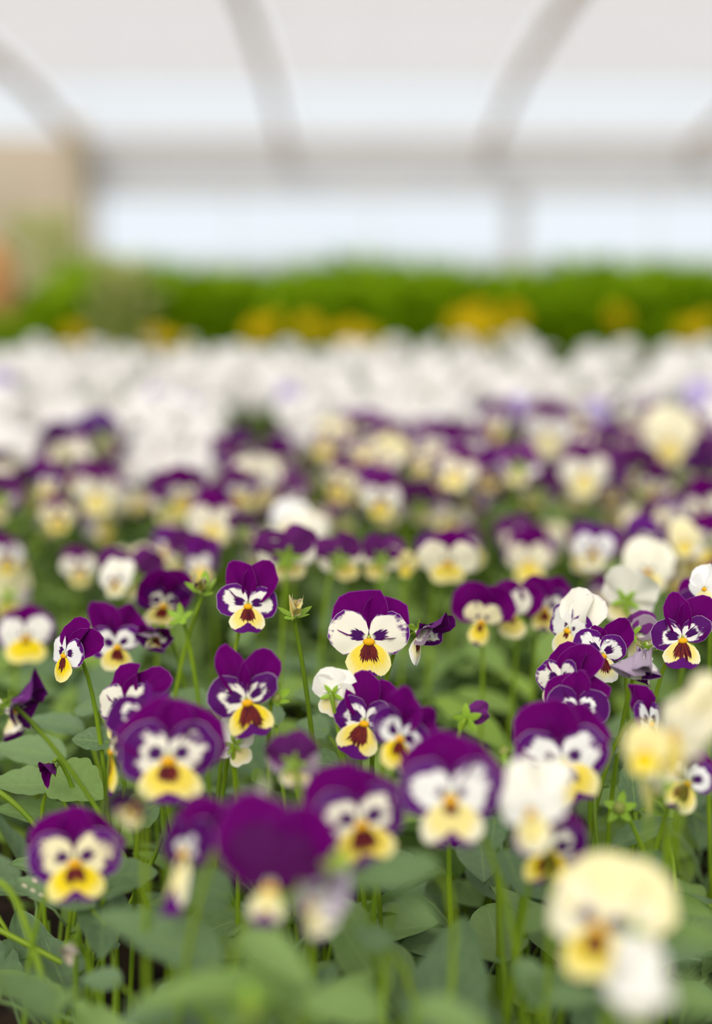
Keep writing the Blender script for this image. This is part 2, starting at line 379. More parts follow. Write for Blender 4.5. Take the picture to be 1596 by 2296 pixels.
RP = [(12.0, .66), (11.0, .83), (10.0, .97), (9.0, 1.06), (8.0, 1.13), (7.0, 1.18), (6.0, 1.21), (4.0, 1.25), (1.0, 1.27), (-2.0, 1.25), (-5, 1.13), (-8, .66)]
RX0, RDX = -.552, 1.588
roof = empty('ceiling', (0, 0, 0), '', 'x'); del roof['label']; del roof['category']; roof['kind'] = 'structure'
for k in range(-4, 6):
    x = RX0 + RDX * k
    pts = [Vector((x, y, CAMZ + h - .05)) for y, h in RP]; vs, fs = [], []
    for i, p in enumerate(pts):
        for dx, dz in ((-.024, -.035), (.024, -.035), (.024, .035), (-.024, .035)): vs.append((p.x + dx, p.y, p.z + dz))
    for i in range(len(pts) - 1):
        for q in range(4): q2 = (q + 1) % 4; fs.append((i * 4 + q, i * 4 + q2, i * 4 + 4 + q2, i * 4 + 4 + q))
    ob('rafter', mesh('rafter', vs, fs, [M_WOOD], smooth=False), roof)
    if k < 5:
        for i in range(len(RP) - 1):
            (y0, h0), (y1, h1) = RP[i], RP[i + 1]; g = .05
            vs = [(x + g, y0, CAMZ + h0 + .02), (x + RDX - g, y0, CAMZ + h0 + .02), (x + RDX - g, y1, CAMZ + h1 + .02), (x + g, y1, CAMZ + h1 + .02)]
            vs += [(a, b, c + .006) for a, b, c in vs]
            ob('roof_pane', mesh('roof_pane', vs, [(0, 1, 2, 3), (7, 6, 5, 4)], [M_PANEC if i < 2 else M_PANEW], smooth=False), roof)
for y, h in RP[1:9]:
    ob('purlin', boxmesh('purlin', (RX0 - 4 * RDX, RX0 + 5 * RDX, y - .02, y + .02, CAMZ + h - .03, CAMZ + h + .015), M_GALV), roof)
def zz(py): return CAMZ + (515 - py) / FPX * FAR * 1.0
XL, XR = -6.8, 7.4
struct('wall_back', boxmesh('wall_back', (XL, XR, FAR, FAR + .12, 0, zz(660)), M_GREY))
struct('trim_1', boxmesh('trim_1', (XL, XR, FAR - .06, FAR + .06, zz(332), zz(318)), M_WOOD))
struct('trim_2', boxmesh('trim_2', (XL, XR, FAR, FAR + .1, zz(380), zz(338)), M_GREY))
struct('trim_3', boxmesh('trim_3', (XL, XR, FAR - .03, FAR + .1, zz(430), zz(381)), M_GREY))
struct('trim_4', boxmesh('trim_4', (XL, XR, FAR - .05, FAR + .02, zz(438), zz(429)), M_GALV))
def wx(px): return (px - CX) / FPX * FAR
for n, (a, b, mulls) in enumerate(((228, 1138, (530, 835)), (1164, 1760, (1460,)))):
    fr = []
    x0, x1, z0, z1 = wx(a), wx(b), zz(660), zz(438)
    for q in ((x0, x0 + .03, FAR + .02, FAR + .09, z0, z1), (x1 - .03, x1, FAR + .02, FAR + .09, z0, z1), (x0, x1, FAR + .02, FAR + .09, z0, z0 + .03), (x0, x1, FAR + .02, FAR + .09, z1 - .02, z1)): fr.append(box(*q))
    V, F, _ = join(fr); wn = struct('window_%d' % (n + 1), mesh('window', V, F, [M_GALV], smooth=False))
    xs = [x0 + .03] + [wx(q) for q in mulls] + [x1 - .03]
    for i in range(len(xs) - 1):
        ob('pane', boxmesh('pane', (xs[i] + .004, xs[i + 1] - .004, FAR + .05, FAR + .056, z0 + .03, z1 - .02), M_PANEV), wn)
        if i: ob('mullion', boxmesh('mullion', (xs[i] - .006, xs[i] + .006, FAR + .04, FAR + .07, z0 + .03, z1 - .02), M_GALV), wn)
struct('trim_5', boxmesh('trim_5', (wx(1138), wx(1164), FAR, FAR + .1, zz(660), zz(438)), M_GREY))
struct('wall_left', boxmesh('wall_left', (XL, wx(224), FAR - .2, FAR - .08, 0, zz(330)), M_TAN))
p = tag(ob('wooden_post', boxmesh('wooden_post', (wx(205) - .07, wx(205) + .07, FAR - .42, FAR - .26, 0, zz(290)), M_TAN)), 'upright tan timber post in front of the tan wall, beside the window', 'post')

# ------------------------------------------------------------------ growing benches
M_SOIL = simple('potting_soil', (.030, .019, .012), .95, .1, 0, 0, (.012, .008, .006), 60)
M_BENCH = simple('bench_timber', (.22, .16, .11), .8, .2, 0, .1, (.16, .12, .08), 12)
def soil(name, x0, x1, y0, y1, z, nx, ny, parent):
    vs, fs = [], []
    for i in range(nx + 1):
        for k in range(ny + 1):
            x, y = x0 + (x1 - x0) * i / nx, y0 + (y1 - y0) * k / ny
            vs.append((x, y, z + .008 * noise.noise(Vector((x * 18, y * 18, 0))) + .003 * noise.noise(Vector((x * 70, y * 70, 3)))))
    for i in range(nx):
        for k in range(ny): a = i * (ny + 1) + k; fs.append((a, a + ny + 1, a + ny + 2, a + 1))
    return ob(name, mesh(name, vs, fs, [M_SOIL]), parent, kind='stuff')
def bench(name, x0, x1, y0, y1, ztop, label):
    r = empty(name, (0, 0, 0), label, 'bench')
    ob('bench_top', boxmesh('bench_top', (x0, x1, y0, y1, ztop - .07, ztop - .02), M_BENCH), r)
    for q in ((x0, x0 + .03, y0, y1), (x1 - .03, x1, y0, y1), (x0 + .03, x1 - .03, y0, y0 + .03), (x0 + .03, x1 - .03, y1 - .03, y1)):
        ob('bench_rim', boxmesh('bench_rim', (*q, ztop - .02, ztop + .03), M_BENCH), r)
    for x in (x0 + .05, x1 - .12):
        for y in (y0 + .05, y1 - .12): ob('leg', boxmesh('leg', (x, x + .07, y, y + .07, 0, ztop - .07), M_BENCH), r)
    soil('potting_soil', x0 + .03, x1 - .03, y0 + .03, y1 - .03, ztop, 60, 80, r)
bench('growing_bench', -.95, .95, .10, 2.42, SOIL, 'long low timber bench of dark soil under all the violas')
bench('rear_growing_bench', -1.6, 1.6, 2.5, 4.1, CAMZ - .36, 'timber bench behind the white violas holding the yellow flowers and bushes')

# ------------------------------------------------------------------ leaves and plants
def leaf_mesh(seed, nv, crenate, petiole=True, nx=4):
    r = random.Random(seed); vs, uvs, fs = [], [], []; fold = r.uniform(.12, .22); arch = r.uniform(-.22, .02); tw = r.uniform(-.25, .25); ph = r.uniform(0, 6)
    for i in range(nv + 1):
        t = i / nv; w = .5 * (math.sin(PI * t ** .78) ** .72 if 0 < t < 1 else 0) * (1 - .18 * t)
        if crenate: w *= 1 + .055 * (abs(math.sin(PI * 4.0 * t)) - .5) * (1 if .1 < t < .95 else 0) * 2
        for k in range(nx + 1):
            q = -1 + 2 * k / nx; x = q * w
            z = fold * abs(x) * 1.2 + arch * t * t + .02 * math.sin(7 * t + ph) * abs(q) + tw * x * t
            vs.append((x, t, z)); uvs.append((.5 + q * .5, t))
    for i in range(nv):
        for k in range(nx): a = i * (nx + 1) + k; fs.append((a, a + 1, a + nx + 2, a + nx + 1))
    if petiole:
        o = len(vs); pv, pf = tube([Vector((0, .04, -.015)), Vector((0, -.12, -.02)), Vector((0, -.32, -.10)), Vector((0, -.5, -.28))], [.016, .022, .022, .024], 4)
        vs += pv; uvs += [(.5, .5)] * len(pv); fs += [tuple(a + o for a in f) for f in pf]
    return mesh('leaf', vs, fs, [M_LEAF], uvs)
def third(x, y):
    px = CX + FPX * x / (y * math.cos(PITCH) + .2 * math.sin(PITCH)); return 'left' if px < 532 else 'right' if px > 1064 else 'middle'
LFN = [leaf_mesh(i, 24, True, False) for i in range(6)]
LFH = [leaf_mesh(i, 24, True) for i in range(6)]
LFM = [leaf_mesh(20 + i, 10, False) for i in range(6)]
def leaf_matrix(base, tip, roll, wd, facing=None):
    y = tip - base; L = y.length; y.normalize(); n = Vector((0, -.35, 1)) if facing is None else facing
    x = y.cross(n).normalized(); z = x.cross(y)
    return Matrix.Translation(base) @ Matrix((x, y, z)).transposed().to_4x4() @ Matrix.Rotation(math.radians(roll), 4, 'Y') @ S(wd, L, L)
def fill_leaves(root, r, n, hmin, hmax, src, spread, lmin=.024, lmax=.048, tn=0):
    for i in range(n):
        a = r.uniform(0, 2 * PI); h = r.uniform(hmin, hmax); rr = r.uniform(.006, spread); el = math.radians(r.uniform(-5, 50)) * (.5 + h / hmax * .5)
        L = r.uniform(lmin, lmax); d = Vector((math.cos(a), math.sin(a), 0)); b = d * rr + Vector((0, 0, h))
        t = b + (d * math.cos(el) + Vector((0, 0, math.sin(el)))) * L
        ob('leaf', r.choice(src), root, leaf_matrix(b, t, r.uniform(-30, 30), L * r.uniform(.42, .62), Vector((d.x * -.2, d.y * -.2, 1))), tone=max(0.0, r.uniform(-.5, .55) + tn))
def stalks(root, r, n, h, spread):
    for i in range(n):
        a = r.uniform(0, 2 * PI); q = Vector((math.cos(a) * spread, math.sin(a) * spread, h * r.uniform(.7, 1.05)))
        vs, fs = tube(bez(Vector((0, 0, -.004)), Vector((0, 0, h * .4)), q * .6 + Vector((0, 0, h * .2)), q, 6), [.0016 - .00012 * k for k in range(7)], 5)
        ob('stalk', mesh('stalk', vs, fs, [M_STEM]), root)
PL = 'leafy green viola plant, one of many crowded together beneath the purple flowers'; PG = 'crowded viola plants beneath the flowers'
# named foreground plants: (px, py, Z) of the base, label, leaves (base x, y, Z, tip x, y, Z, width px, roll, tone)
NAMED = [
 (200, .53, 'viola plant at the left corner whose nearest leaf is pitted with pale spots', [
   (215, 2035, .545, 36, 1975, .56, 98, 0, .08), (225, 1965, .55, 355, 1955, .56, 88, 10, .08), (235, 2000, .55, 300, 1980, .54, 60, 0, .1),
   (235, 1990, .56, 225, 2145, .53, 120, 0, 0), (180, 2150, .56, 145, 2190, .55, 62, 0, 0), (150, 1955, .58, 18, 1935, .6, 54, 0, .15), (165, 1840, .64, 0, 1800, .62, 80, 0, .25),
   (130, 2270, .43, -20, 2180, .42, 100, 0, .1), (175, 2215, .47, 130, 2285, .46, 60, 40, .4), (275, 2200, .5, 180, 2190, .5, 60, 0, 0)]),
 (420, .47, 'viola plant with a broad grey-green leaf just under the half-open purple flower', [
   (495, 2165, .47, 235, 2030, .455, 150, 12, .05), (520, 2010, .5, 400, 1985, .5, 110, 0, .05), (690, 2215, .42, 290, 2235, .40, 110, 8, .42), (610, 2290, .42, 425, 2255, .41, 70, 0, .3), (430, 2240, .46, 270, 2290, .45, 90, 0, 0)]),
 (680, .42, 'viola plant with pale green leaves below the drooping dark purple flower', [
   (540, 2095, .42, 700, 2215, .40, 110, -10, .38), (860, 2275, .40, 670, 2240, .395, 110, 0, .35), (610, 2235, .42, 520, 2300, .41, 70, 0, .45)]),
 (900, .45, 'viola plant with a dark horizontal leaf below the broad white-faced flower', [
   (985, 1940, .45, 770, 1990, .43, 90, 10, .1), (890, 2010, .46, 975, 2060, .44, 70, 0, .15), (930, 2260, .40, 1090, 2290, .39, 80, 0, .3), (880, 2120, .46, 790, 2090, .46, 60, 0, 0)]),
 (1190, .50, 'viola plant with smooth leaves left of the big cream and yellow flower', [
   (1130, 1905, .54, 1180, 2010, .52, 95, 0, 0), (1200, 2180, .48, 1285, 2240, .46, 64, 0, .1), (1160, 2150, .48, 1240, 2290, .47, 80, 0, .1), (1230, 2040, .52, 1160, 2090, .52, 60, 0, .3), (1110, 1830, .56, 1100, 1910, .55, 70, 0, 0), (1225, 2240, .46, 1340, 2230, .45, 60, 0, .1)]),
 (1540, .42, 'viola plant with blurred pale leaves in the right bottom corner', [
   (1450, 2075, .40, 1640, 2115, .38, 85, 0, .3), (1470, 2235, .39, 1640, 2260, .375, 110, 0, .3), (1490, 2120, .47, 1590, 2140, .46, 90, 0, 0), (1500, 2010, .52, 1600, 2050, .5, 46, 30, .45)]),
 (1450, .57, 'viola plant with scalloped round leaves behind the green seed capsule', [
   (1425, 1820, .585, 1412, 1700, .60, 76, 0, .02), (1370, 1900, .57, 1510, 1840, .58, 52, 0, .02), (1390, 1965, .53, 1520, 1905, .55, 62, 25, .02), (1430, 2060, .56, 1490, 1925, .57, 92, 0, 0), (1500, 1880, .58, 1440, 1820, .6, 56, 0, .1), (1340, 1700, .60, 1395, 1650, .62, 50, 0, .1)]),
 (120, .64, 'viola plant with broad soft leaves left of the tall yellow-edged flower', [
   (150, 1700, .66, -20, 1660, .66, 90, 0, .15), (120, 1760, .63, -30, 1760, .62, 90, 0, .25), (255, 1665, .62, 160, 1655, .62, 66, 0, .05), (230, 1590, .66, 160, 1580, .67, 66, 0, .1), (120, 1735, .62, 230, 1790, .60, 130, 0, .4), (190, 1640, .68, 60, 1600, .68, 60, 0, 0), (360, 1800, .6, 270, 1840, .6, 110, 0, .1)]),
 (690, .64, 'viola plant with smooth oval leaves right of the two-eared purple flower', [
   (760, 1720, .61, 640, 1690, .62, 74, 0, .05), (640, 1700, .62, 590, 1680, .63, 66, 0, .05), (740, 1640, .66, 660, 1625, .66, 74, 0, .05), (620, 1630, .64, 610, 1580, .66, 50, 0, 0), (745, 1560, .7, 655, 1555, .7, 64, 0, .1), (480, 1590, .68, 375, 1555, .69, 70, 0, .1), (520, 1440, .80, 580, 1400, .8, 60, 0, .2), (420, 1690, .6, 500, 1640, .62, 60, 0, .2)]),
]
nx_ = []
for bx, Z, lab, leaves in NAMED:
    q = at(bx, 2300, Z); root = empty('viola_plant', (q.x, q.y, SOIL), lab, 'plant'); nx_.append((q.x, q.y))
    for (ax, ay, az, tx, ty, tz, wd, ro, tone) in leaves:
        b, t = at(ax, ay, az), at(tx, ty, tz); fac = (Vector((0, -.6, .8)))
        o = ob('leaf', rnd.choice(LFN), root, Matrix.Translation(-root.location) @ leaf_matrix(b, t, ro, wd * (az + tz) / 2 / FPX, fac), tone=tone)
        g = root.location.copy(); e = Vector((b.x, b.y, SOIL - .004)); dd = e - g; e = g + dd * (.12 if dd.length < .06 else .75); ax_ = (t - b).normalized()
        cp = [q_ - root.location for q_ in bez(e, e + Vector((0, 0, .05)), b - ax_ * .022 + Vector((0, 0, -.012)), b + ax_ * .003, 9)]
        ob('leaf_stalk', mesh('leaf_stalk', *tube(cp, [.0015 - .00008 * q_ for q_ in range(10)], 5), [M_STEM]), root)
    if bx == 200:
        lf = [c_ for c_ in root.children if c_.name.startswith('leaf') and 'stalk' not in c_.name][0]
        for row_, k_ in ((17, 1), (19, 3), (14, 1), (20, 1), (12, 3)):
            v_ = lf.data.vertices[row_ * 5 + k_].co; sp_ = ob('leaf_spot', mesh('leaf_spot', *ell((0, 0, 0), (.06, .035, .006), .5, 8, 4), [M_SPOT]), lf, Matrix.Translation(v_ + Vector((0, 0, .004)))); sp_['label'] = 'pale buff blemish'
        for pts_ in (((-12, 2080, .575), (60, 2115, .575), (120, 2150, .57), (185, 2182, .57)), ((-10, 1975, .52), (50, 1985, .52), (70, 2130, .52), (140, 2330, .51)), ((-12, 1770, .6), (40, 1800, .6), (90, 1850, .6), (150, 1960, .6))):
            cp = [q_ - root.location for q_ in bez(*[at(*a_) for a_ in pts_], 10)]
            ob('stalk', mesh('stalk', *tube(cp, [.0012] * 11, 6), [M_STEM]), root)
    stalks(root, rnd, 3, .07, .03); fill_leaves(root, rnd, 12 if Z == .64 and bx < 200 else 32, .01 if bx > 300 else .045, .09, LFH, .06, .03, .055)
    if bx == 200:
        for ch_ in list(root.children)[-26:]:
            if ch_.name.startswith('leaf') and 'stalk' not in ch_.name: bpy.data.objects.remove(ch_)
for px_, Z_, lab in ((960, .43, 'tuft of upright yellow-green viola shoots below the broad white-faced flower'), (585, .46, 'tuft of upright yellow-green viola shoots under the pale lilac withering flower'), (1290, .52, 'tuft of upright viola shoots behind the huge cream viola')):
    q = at(px_, 2250, Z_); root = empty('viola_plant', (q.x, q.y, SOIL), lab, 'plant'); nx_.append((q.x, q.y)); stalks(root, rnd, 9, .115, .022); fill_leaves(root, rnd, 30, .03, .115, LFH, .028, .018, .036, .35)
prow = random.Random(3)
y = .40
LOWFOL = []
def foliage_mesh(seed, n, hmax):
    r = random.Random(seed); V, F, U = [], [], []
    src = []
    for i in range(n):
        a = r.uniform(0, 2 * PI); h = r.uniform(.02, hmax); rr = r.uniform(.005, .045); el = math.radians(r.uniform(0, 55)); L = r.uniform(.025, .045)
        d = Vector((math.cos(a), math.sin(a), 0)); b = d * rr + Vector((0, 0, h)); t = b + (d * math.cos(el) + Vector((0, 0, math.sin(el)))) * L
        m = leaf_matrix(b, t, r.uniform(-30, 30), L * .5, Vector((0, 0, 1))); o = len(V)
        for q, (wv) in ((0, .02), (.3, .42), (.65, .42), (1, .01)):
            for sg in (-1, 0, 1): V.append(tuple(m @ Vector((sg * wv, q, .1 * abs(sg) - .15 * q * q)))); U.append((.5 + sg * .5, q))
        for i2 in range(3):
            for k in range(2): e = o + i2 * 3 + k; F.append((e, e + 1, e + 4, e + 3))
    return mesh('foliage', V, F, [M_LEAF], U)
for i in range(5): LOWFOL.append(foliage_mesh(i, 34, .11))
k = 0
while y < 2.36:
    half = .24 * y + .16; nx = max(3, int(2 * half / .085)); k += 1
    for i in range(nx):
        x = -half + 2 * half * (i + .5 * (k % 2) + .25) / nx + prow.uniform(-.012, .012); yy = y + prow.uniform(-.015, .015)
        if any((x - a) ** 2 + (yy - b) ** 2 < .0022 for a, b in nx_): continue
        if x < -.10 and yy < .74: continue      # the dark gap at the near left corner
        if yy < .98:
            px = third(x, yy); dp = 'among the nearest stems' if yy < .6 else 'under the sharp flowers' if yy < .8 else 'under the blurred flowers'
            root = empty('viola_plant', (x, yy, SOIL), 'leafy green viola plant, crowded %s of the bed, %s' % (px + (' third' if px != 'middle' else ''), dp), 'plant', 'crowded viola plants, %s, %s' % (px, dp)); hm = .105 if yy > .62 else .08
            stalks(root, prow, 3, hm, .03); fill_leaves(root, prow, 26, .015, hm, LFM, .04, .026, .052, .35 if yy > .62 else 0)  # past the near rows, sunlit brightness is put into the leaf tone
        else:
            o = ob('viola_plant', prow.choice(LOWFOL)); o.matrix_basis = Matrix.Translation((x, yy, SOIL)) @ Matrix.Rotation(prow.uniform(0, 6), 4, 'Z'); o['tone'] = prow.uniform(.2, .7)  # rear foliage tone raised too, sunlight on the leaves painted in
            tag(o, PL if yy < 1.5 else 'leafy green viola plant, one of many hidden under the white flowers', 'plant', PG if yy < 1.5 else 'plants under the white flowers')
    y += .085

# ------------------------------------------------------------------ the flowers one can tell apart
f = flower
f(827, 1432, 178, .605, 2, 4, 1, 'sharp purple-topped viola with cream cheeks and yellow lip at the picture centre', m=.33, tp=.35, yl=.85, sy=.30, ul=(22, 1.30, .70, -6), ur=(-40, 1.26, .60, -10))
f(556, 1355, 136, .625, 4, 6, 6, 'sharp viola with ragged narrow purple upper petals, left of the centre flower', m=.55, tp=.75, yl=.6, sy=.2, ul=(24, 1.5, .46, 0), ur=(-22, 1.5, .56, 0))
f(553, 1570, 172, .565, 0, 8, -8, 'viola with two upright ear-like purple upper petals and dark-rimmed cheeks', m=.75, tp=.75, yl=.95, sy=.25, bl=1.2, ul=(14, 1.5, .36, 0), ur=(-38, 1.45, .5, 0), sr=(-62, .9, .34, 20), lo=(180, .98, .58, 10))
f(818, 1617, 155, .575, -14, 6, 8, 'purple-rimmed viola just below the centre flower, cream petal behind it', m=.7, tp=.75, yl=.7, sy=.1, bl=1.1, ul=(18, 1.4, .52, -4), ur=(-12, 1.3, .5, -8), sr=(-62, .85, .40, 25), lo=(168, 1.05, .60, 8))
f(897, 1652, 158, .525, 32, 8, 26, 'blurred viola turned right with white cheek, overlapping the purple-rimmed one', m=.65, tp=.2, yl=1.0, sy=0, ul=(2, 1.5, .5, 0), ur=(-44, 1.6, .5, 0), lo=(190, 1.05, .55, 14))
f(1010, 1785, 232, .465, 0, 4, 0, 'large blurred white-faced viola with purple border, low in the centre', m=.62, tp=.6, yl=.3, sy=.06, bl=.62, ul=(22, 1.3, .7, -12), ur=(-30, 1.25, .68, -12), lo=(180, .98, .60, 6))
f(1262, 1705, 208, .515, 4, 2, -8, 'big purple viola with white mask, right of centre, lip swung right', m=.62, tp=.5, yl=.8, sy=.05, bl=.85, ul=(24, 1.35, .74, -6), ur=(-40, 1.3, .66, -6), lo=(196, .95, .56, 8))
f(378, 1698, 225, .50, -2, 4, 4, 'big dark viola with cream eyes, lower left, before the white-cheeked one', m=.72, tp=.6, yl=.8, sy=.3, bl=.9, ul=(30, 1.2, .74, -10), ur=(-36, 1.2, .74, -10), sl=(74, .98, .56, 4), lo=(180, .92, .6, 10))
f(274, 1585, 150, .57, -42, 8, 4, 'viola facing left with round cream cheek and yellow lip, behind the big dark one', m=.22, tp=.1, yl=.95, sy=.3, ul=(10, 1.35, .62, -8), ur=(-44, 1.5, .56, -8))
f(318, 1600, 190, .53, -28, 28, -20, 'purple viola behind the big dark one, its pale lilac upper petal lit from above', m=.9, tp=.9, yl=.6, sy=.2, vio=.25, keep='ul ur sl', ul=(38, 1.1, .62, -20), ur=(-6, .9, .6, -20))
f(252, 1680, 150, .55, -78, 0, 4, 'viola seen edge-on with long drooping yellow lip and purple tip', m=.9, tp=.6, yl=1.0, sy=.7, lo=(180, 1.35, .36, 6), keep='sl sr lo')
f(167, 1928, 205, .495, 0, 3, 0, 'yellow-lipped viola with thick purple border, alone above the left bottom leaves', m=.58, tp=.6, yl=1.0, sy=.72, bl=.9, ul=(28, 1.18, .74, -14), ur=(-32, 1.15, .74, -14), lo=(180, .95, .60, 8))
f(145, 1466, 118, .60, -52, 6, 12, 'sharp viola turned left with two white cheeks, near the left edge', m=.35, tp=.0, yl=1.0, sy=0, lo=(186, 1.1, .5, 8), ul=(-20, 1.4, .6, -10), ur=(-58, 1.5, .6, -10))
f(262, 1447, 130, .68, 22, 8, 4, 'viola with two tall purple upper petals behind the left-turned white-cheeked one', m=.5, tp=.2, yl=.7, sy=.1, ul=(20, 1.6, .52, 0), ur=(-30, 1.6, .6, 0), sr=(-60, .9, .4, 25))
f(367, 1352, 130, .72, 10, -34, 8, 'dark purple viola bent over, in a clump left of the ragged-petalled one', m=.9, tp=.5, yl=.5, ul=(34, 1.2, .74, 4), ur=(-30, 1.1, .76, 4))
f(352, 1422, 96, .67, -20, -48, 0, 'small nodding purple flower with cream lip under the dark bent-over viola', m=.8, tp=.8, yl=.2, ul=(40, .9, .7, 30), ur=(-40, .9, .7, 30), fold=30, crump=True, name='wilted_viola')
f(58, 1425, 128, .78, 0, 2, 0, 'soft round viola with bright yellow lip at the left edge', m=.35, tp=.1, yl=1.0, sy=.15, bl=.5, ul=(28, 1.1, .66, -14), ur=(-30, 1.1, .66, -14), lo=(180, .95, .72, 8))
f(28, 1590, 150, .56, 74, -30, 0, 'purple viola drooping in profile at the left edge, with its long green stalk', m=.9, tp=.8, yl=.1, vio=.2, fold=34, crump=True, name='wilted_viola', sb=(.07, .0))
f(645, 1245, 130, .76, 176, 22, 4, 'umbrella-like viola seen from behind on a straight pale stem', m=.2, tp=.1, yl=.7, sy=.4, ul=(50, 1.2, .62, 4), ur=(-50, 1.2, .62, 4))
f(1004, 1258, 132, .80, 0, -20, 2, 'cream-faced viola with low purple crown, upper right of the centre flower', m=.0, tp=.0, yl=.75, sy=.45, bl=.5, ul=(24, 1.0, .62, -30), ur=(-26, 1.0, .62, -30), lo=(180, .75, .6, 10))
f(1080, 1390, 120, .71, 8, -16, 12, 'yellow pinched-lip viola under a broad dark purple crown, right of centre', m=.2, tp=.4, yl=.9, sy=.7, bl=.8, ul=(46, 1.4, .76, 2), ur=(-26, 1.35, .80, 2), sl=(60, .75, .40, 10), sr=(-50, .75, .42, 10), lo=(182, .95, .4, 16))
f(1150, 1378, 112, .73, -14, -10, 6, 'pale viola with pink-white cheek, between the two dark-crowned ones', m=.25, tp=.0, yl=.6, sy=.3, bl=.6, ul=(20, 1.35, .64, -4), ur=(-40, 1.3, .64, -4), sr=(-20, 1.05, .44, 10))
f(1222, 1362, 112, .74, 16, -12, 4, 'dark-crowned viola left of the white translucent one', m=.7, tp=.5, yl=.7, sy=.2, ul=(40, 1.3, .64, -4), ur=(-30, 1.3, .64, -4))
f(1275, 1410, 128, .625, -42, 6, 14, 'white translucent viola with violet-edged upper petal, right side', name='white_viola', cream=1.0, m=.45, tp=0, yl=.25, sy=.08, bl=.55, ul=(-6, 1.45, .66, 0), ur=(-36, 1.5, .70, 0), sl=(70, 1.1, .62, 4))
f(1350, 1467, 128, .605, 16, 6, -4, 'viola with violet-splashed cheeks and brown-streaked lip, behind the withered bud', m=.58, tp=.1, yl=.1, sy=.05, bl=1.1, ul=(6, 1.0, .3, 0), ur=(-44, 1.5, .5, 0), sl=(52, 1.15, .56, 4), sr=(-60, .85, .46, 24), lo=(188, 1.05, .42, 24))
f(1420, 1425, 120, .63, 150, -10, 30, 'dark purple flower with folded petals left of the sharp right-hand viola', m=.95, tp=.8, yl=.1, fold=38, ul=(30, 1.3, .6, 20), ur=(-30, 1.3, .6, 20))
f(1530, 1431, 138, .60, 6, 5, -6, 'sharp viola with pointed purple upper petals and purple-tipped lip at right', m=.72, tp=.85, yl=.5, sy=.1, bl=1.15, ul=(6, 1.42, .40, 0), ur=(-42, 1.5, .56, 0), sr=(-58, .98, .40, 12), lo=(176, 1.0, .60, 8))
f(1572, 1365, 110, .68, 20, 4, 0, 'purple viola tucked behind the sharp right-hand one', m=.9, tp=.5, yl=.3)
f(1255, 1524, 136, .585, -34, 6, 6, 'viola with violet-mottled white cheek and small yellow lip, right of the centre flower', m=.5, tp=.6, yl=.5, sy=.2, ul=(-8, 1.25, .66, -4), ur=(-44, 1.45, .70, -4), sr=(-48, .8, .34, 24))
f(1296, 1588, 146, .57, 4, 18, -4, 'velvety dark viola with white streak on right cheek, above the big masked one', m=.92, tp=.9, yl=.2, sy=.05, bl=.9, ul=(32, 1.25, .70, -2), ur=(-26, 1.25, .70, -2), sr=(-84, .98, .56, 6))
f(1458, 1618, 130, .575, 64, 6, -4, 'viola in profile with one flat purple petal above a hooked stem', m=.55, tp=.3, yl=.2, sy=0, ul=(24, 1.35, .64, 0), ur=(6, 1.2, .64, -4), sb=(-.022, .006))
f(748, 1556, 104, .585, 160, 6, -20, 'crinkled cream petals seen from behind, left of the purple-rimmed viola', name='cream_viola', cream=1.0, m=.1, tp=0, yl=.15, sy=.1, ul=(30, 1.1, .7, 14), ur=(-30, 1.1, .7, 14))
f(1345, 2070, 262, .395, -12, 8, 14, 'huge blurred cream viola with bright yellow lip in the right foreground', name='cream_viola', cream=1.0, m=0, tp=0, yl=.85, sy=.5, bl=.95, ul=(20, 1.2, .74, -6), ur=(-30, 1.25, .78, -6), lo=(186, .95, .56, 8))
f(1424, 2112, 190, .365, 20, -72, -8, 'blurred white flower hanging sideways below the huge cream viola', name='cream_viola', cream=1.0, m=0, tp=0, yl=.12, sy=.1, bl=.2, fold=74, ul=(34, 1.75, .7, 0), ur=(-34, 1.75, .7, 0), sl=(80, 1.7, .6, 0), sr=(-80, 1.7, .6, 0), lo=(180, 1.8, .6, 20))
f(1520, 1640, 200, .43, -58, 10, 22, 'large blurred cream viola in profile at the right edge, above a plain yellow one', name='cream_viola', cream=1.0, m=0, tp=0, yl=.7, sy=.45, bl=.2, ul=(10, 1.3, .6, -4), ur=(-34, 1.3, .7, -4), lo=(190, 1.2, .5, 0))
f(1448, 1680, 130, .43, -10, 0, 0, 'blurred plain yellow viola at right under the cream one', name='cream_viola', cream=1.0, m=0, tp=0, yl=1.0, sy=1.0, bl=.05, ul=(20, .8, .6, -4), ur=(-30, .8, .6, -4), sl=(74, .8, .5, 0), sr=(-74, .8, .5, 0))
f(1543, 1752, 132, .535, 10, 6, 14, 'viola with white and purple cheeks and maroon blotch at the right edge', m=.5, tp=.4, yl=.6, sy=0, bl=1.1, ul=(22, 1.2, .6, -4), ur=(-20, 1.2, .56, -4), lo=(166, 1.1, .62, 8), sr=(-64, 1.0, .5, 4))
f(1190, 1815, 170, .435, -30, -4, -6, 'blurred pale greenish-white viola overlapping the big masked one', name='cream_viola', cream=1.0, m=0, tp=0, yl=.25, sy=.1, bl=.42, ul=(14, 1.3, .54, -2), ur=(-38, 1.4, .56, -2), lo=(182, 1.1, .50, 12))
f(1233, 1900, 180, .475, 20, -14, 10, 'blurred viola with bright yellow lip and dark maroon centre, half behind the pale one', m=.72, tp=.6, yl=1.0, sy=.3, bl=1.15, lo=(186, .98, .62, 8), ul=(10, .9, .5, -20), ur=(-50, 1.1, .56, -10))
f(808, 1842, 215, .465, 10, 4, -8, 'blurred viola with orange-yellow lip left of the white-faced one', m=.66, tp=.7, yl=.8, sy=.35, bl=1.05, ul=(38, 1.35, .70, -8), ur=(-16, 1.1, .66, -10), lo=(184, .95, .66, 8))
f(660, 1710, 120, .50, 168, 12, 0, 'small dark purple flower from behind, left of the orange-lipped viola', m=.9, tp=.5, yl=.2)
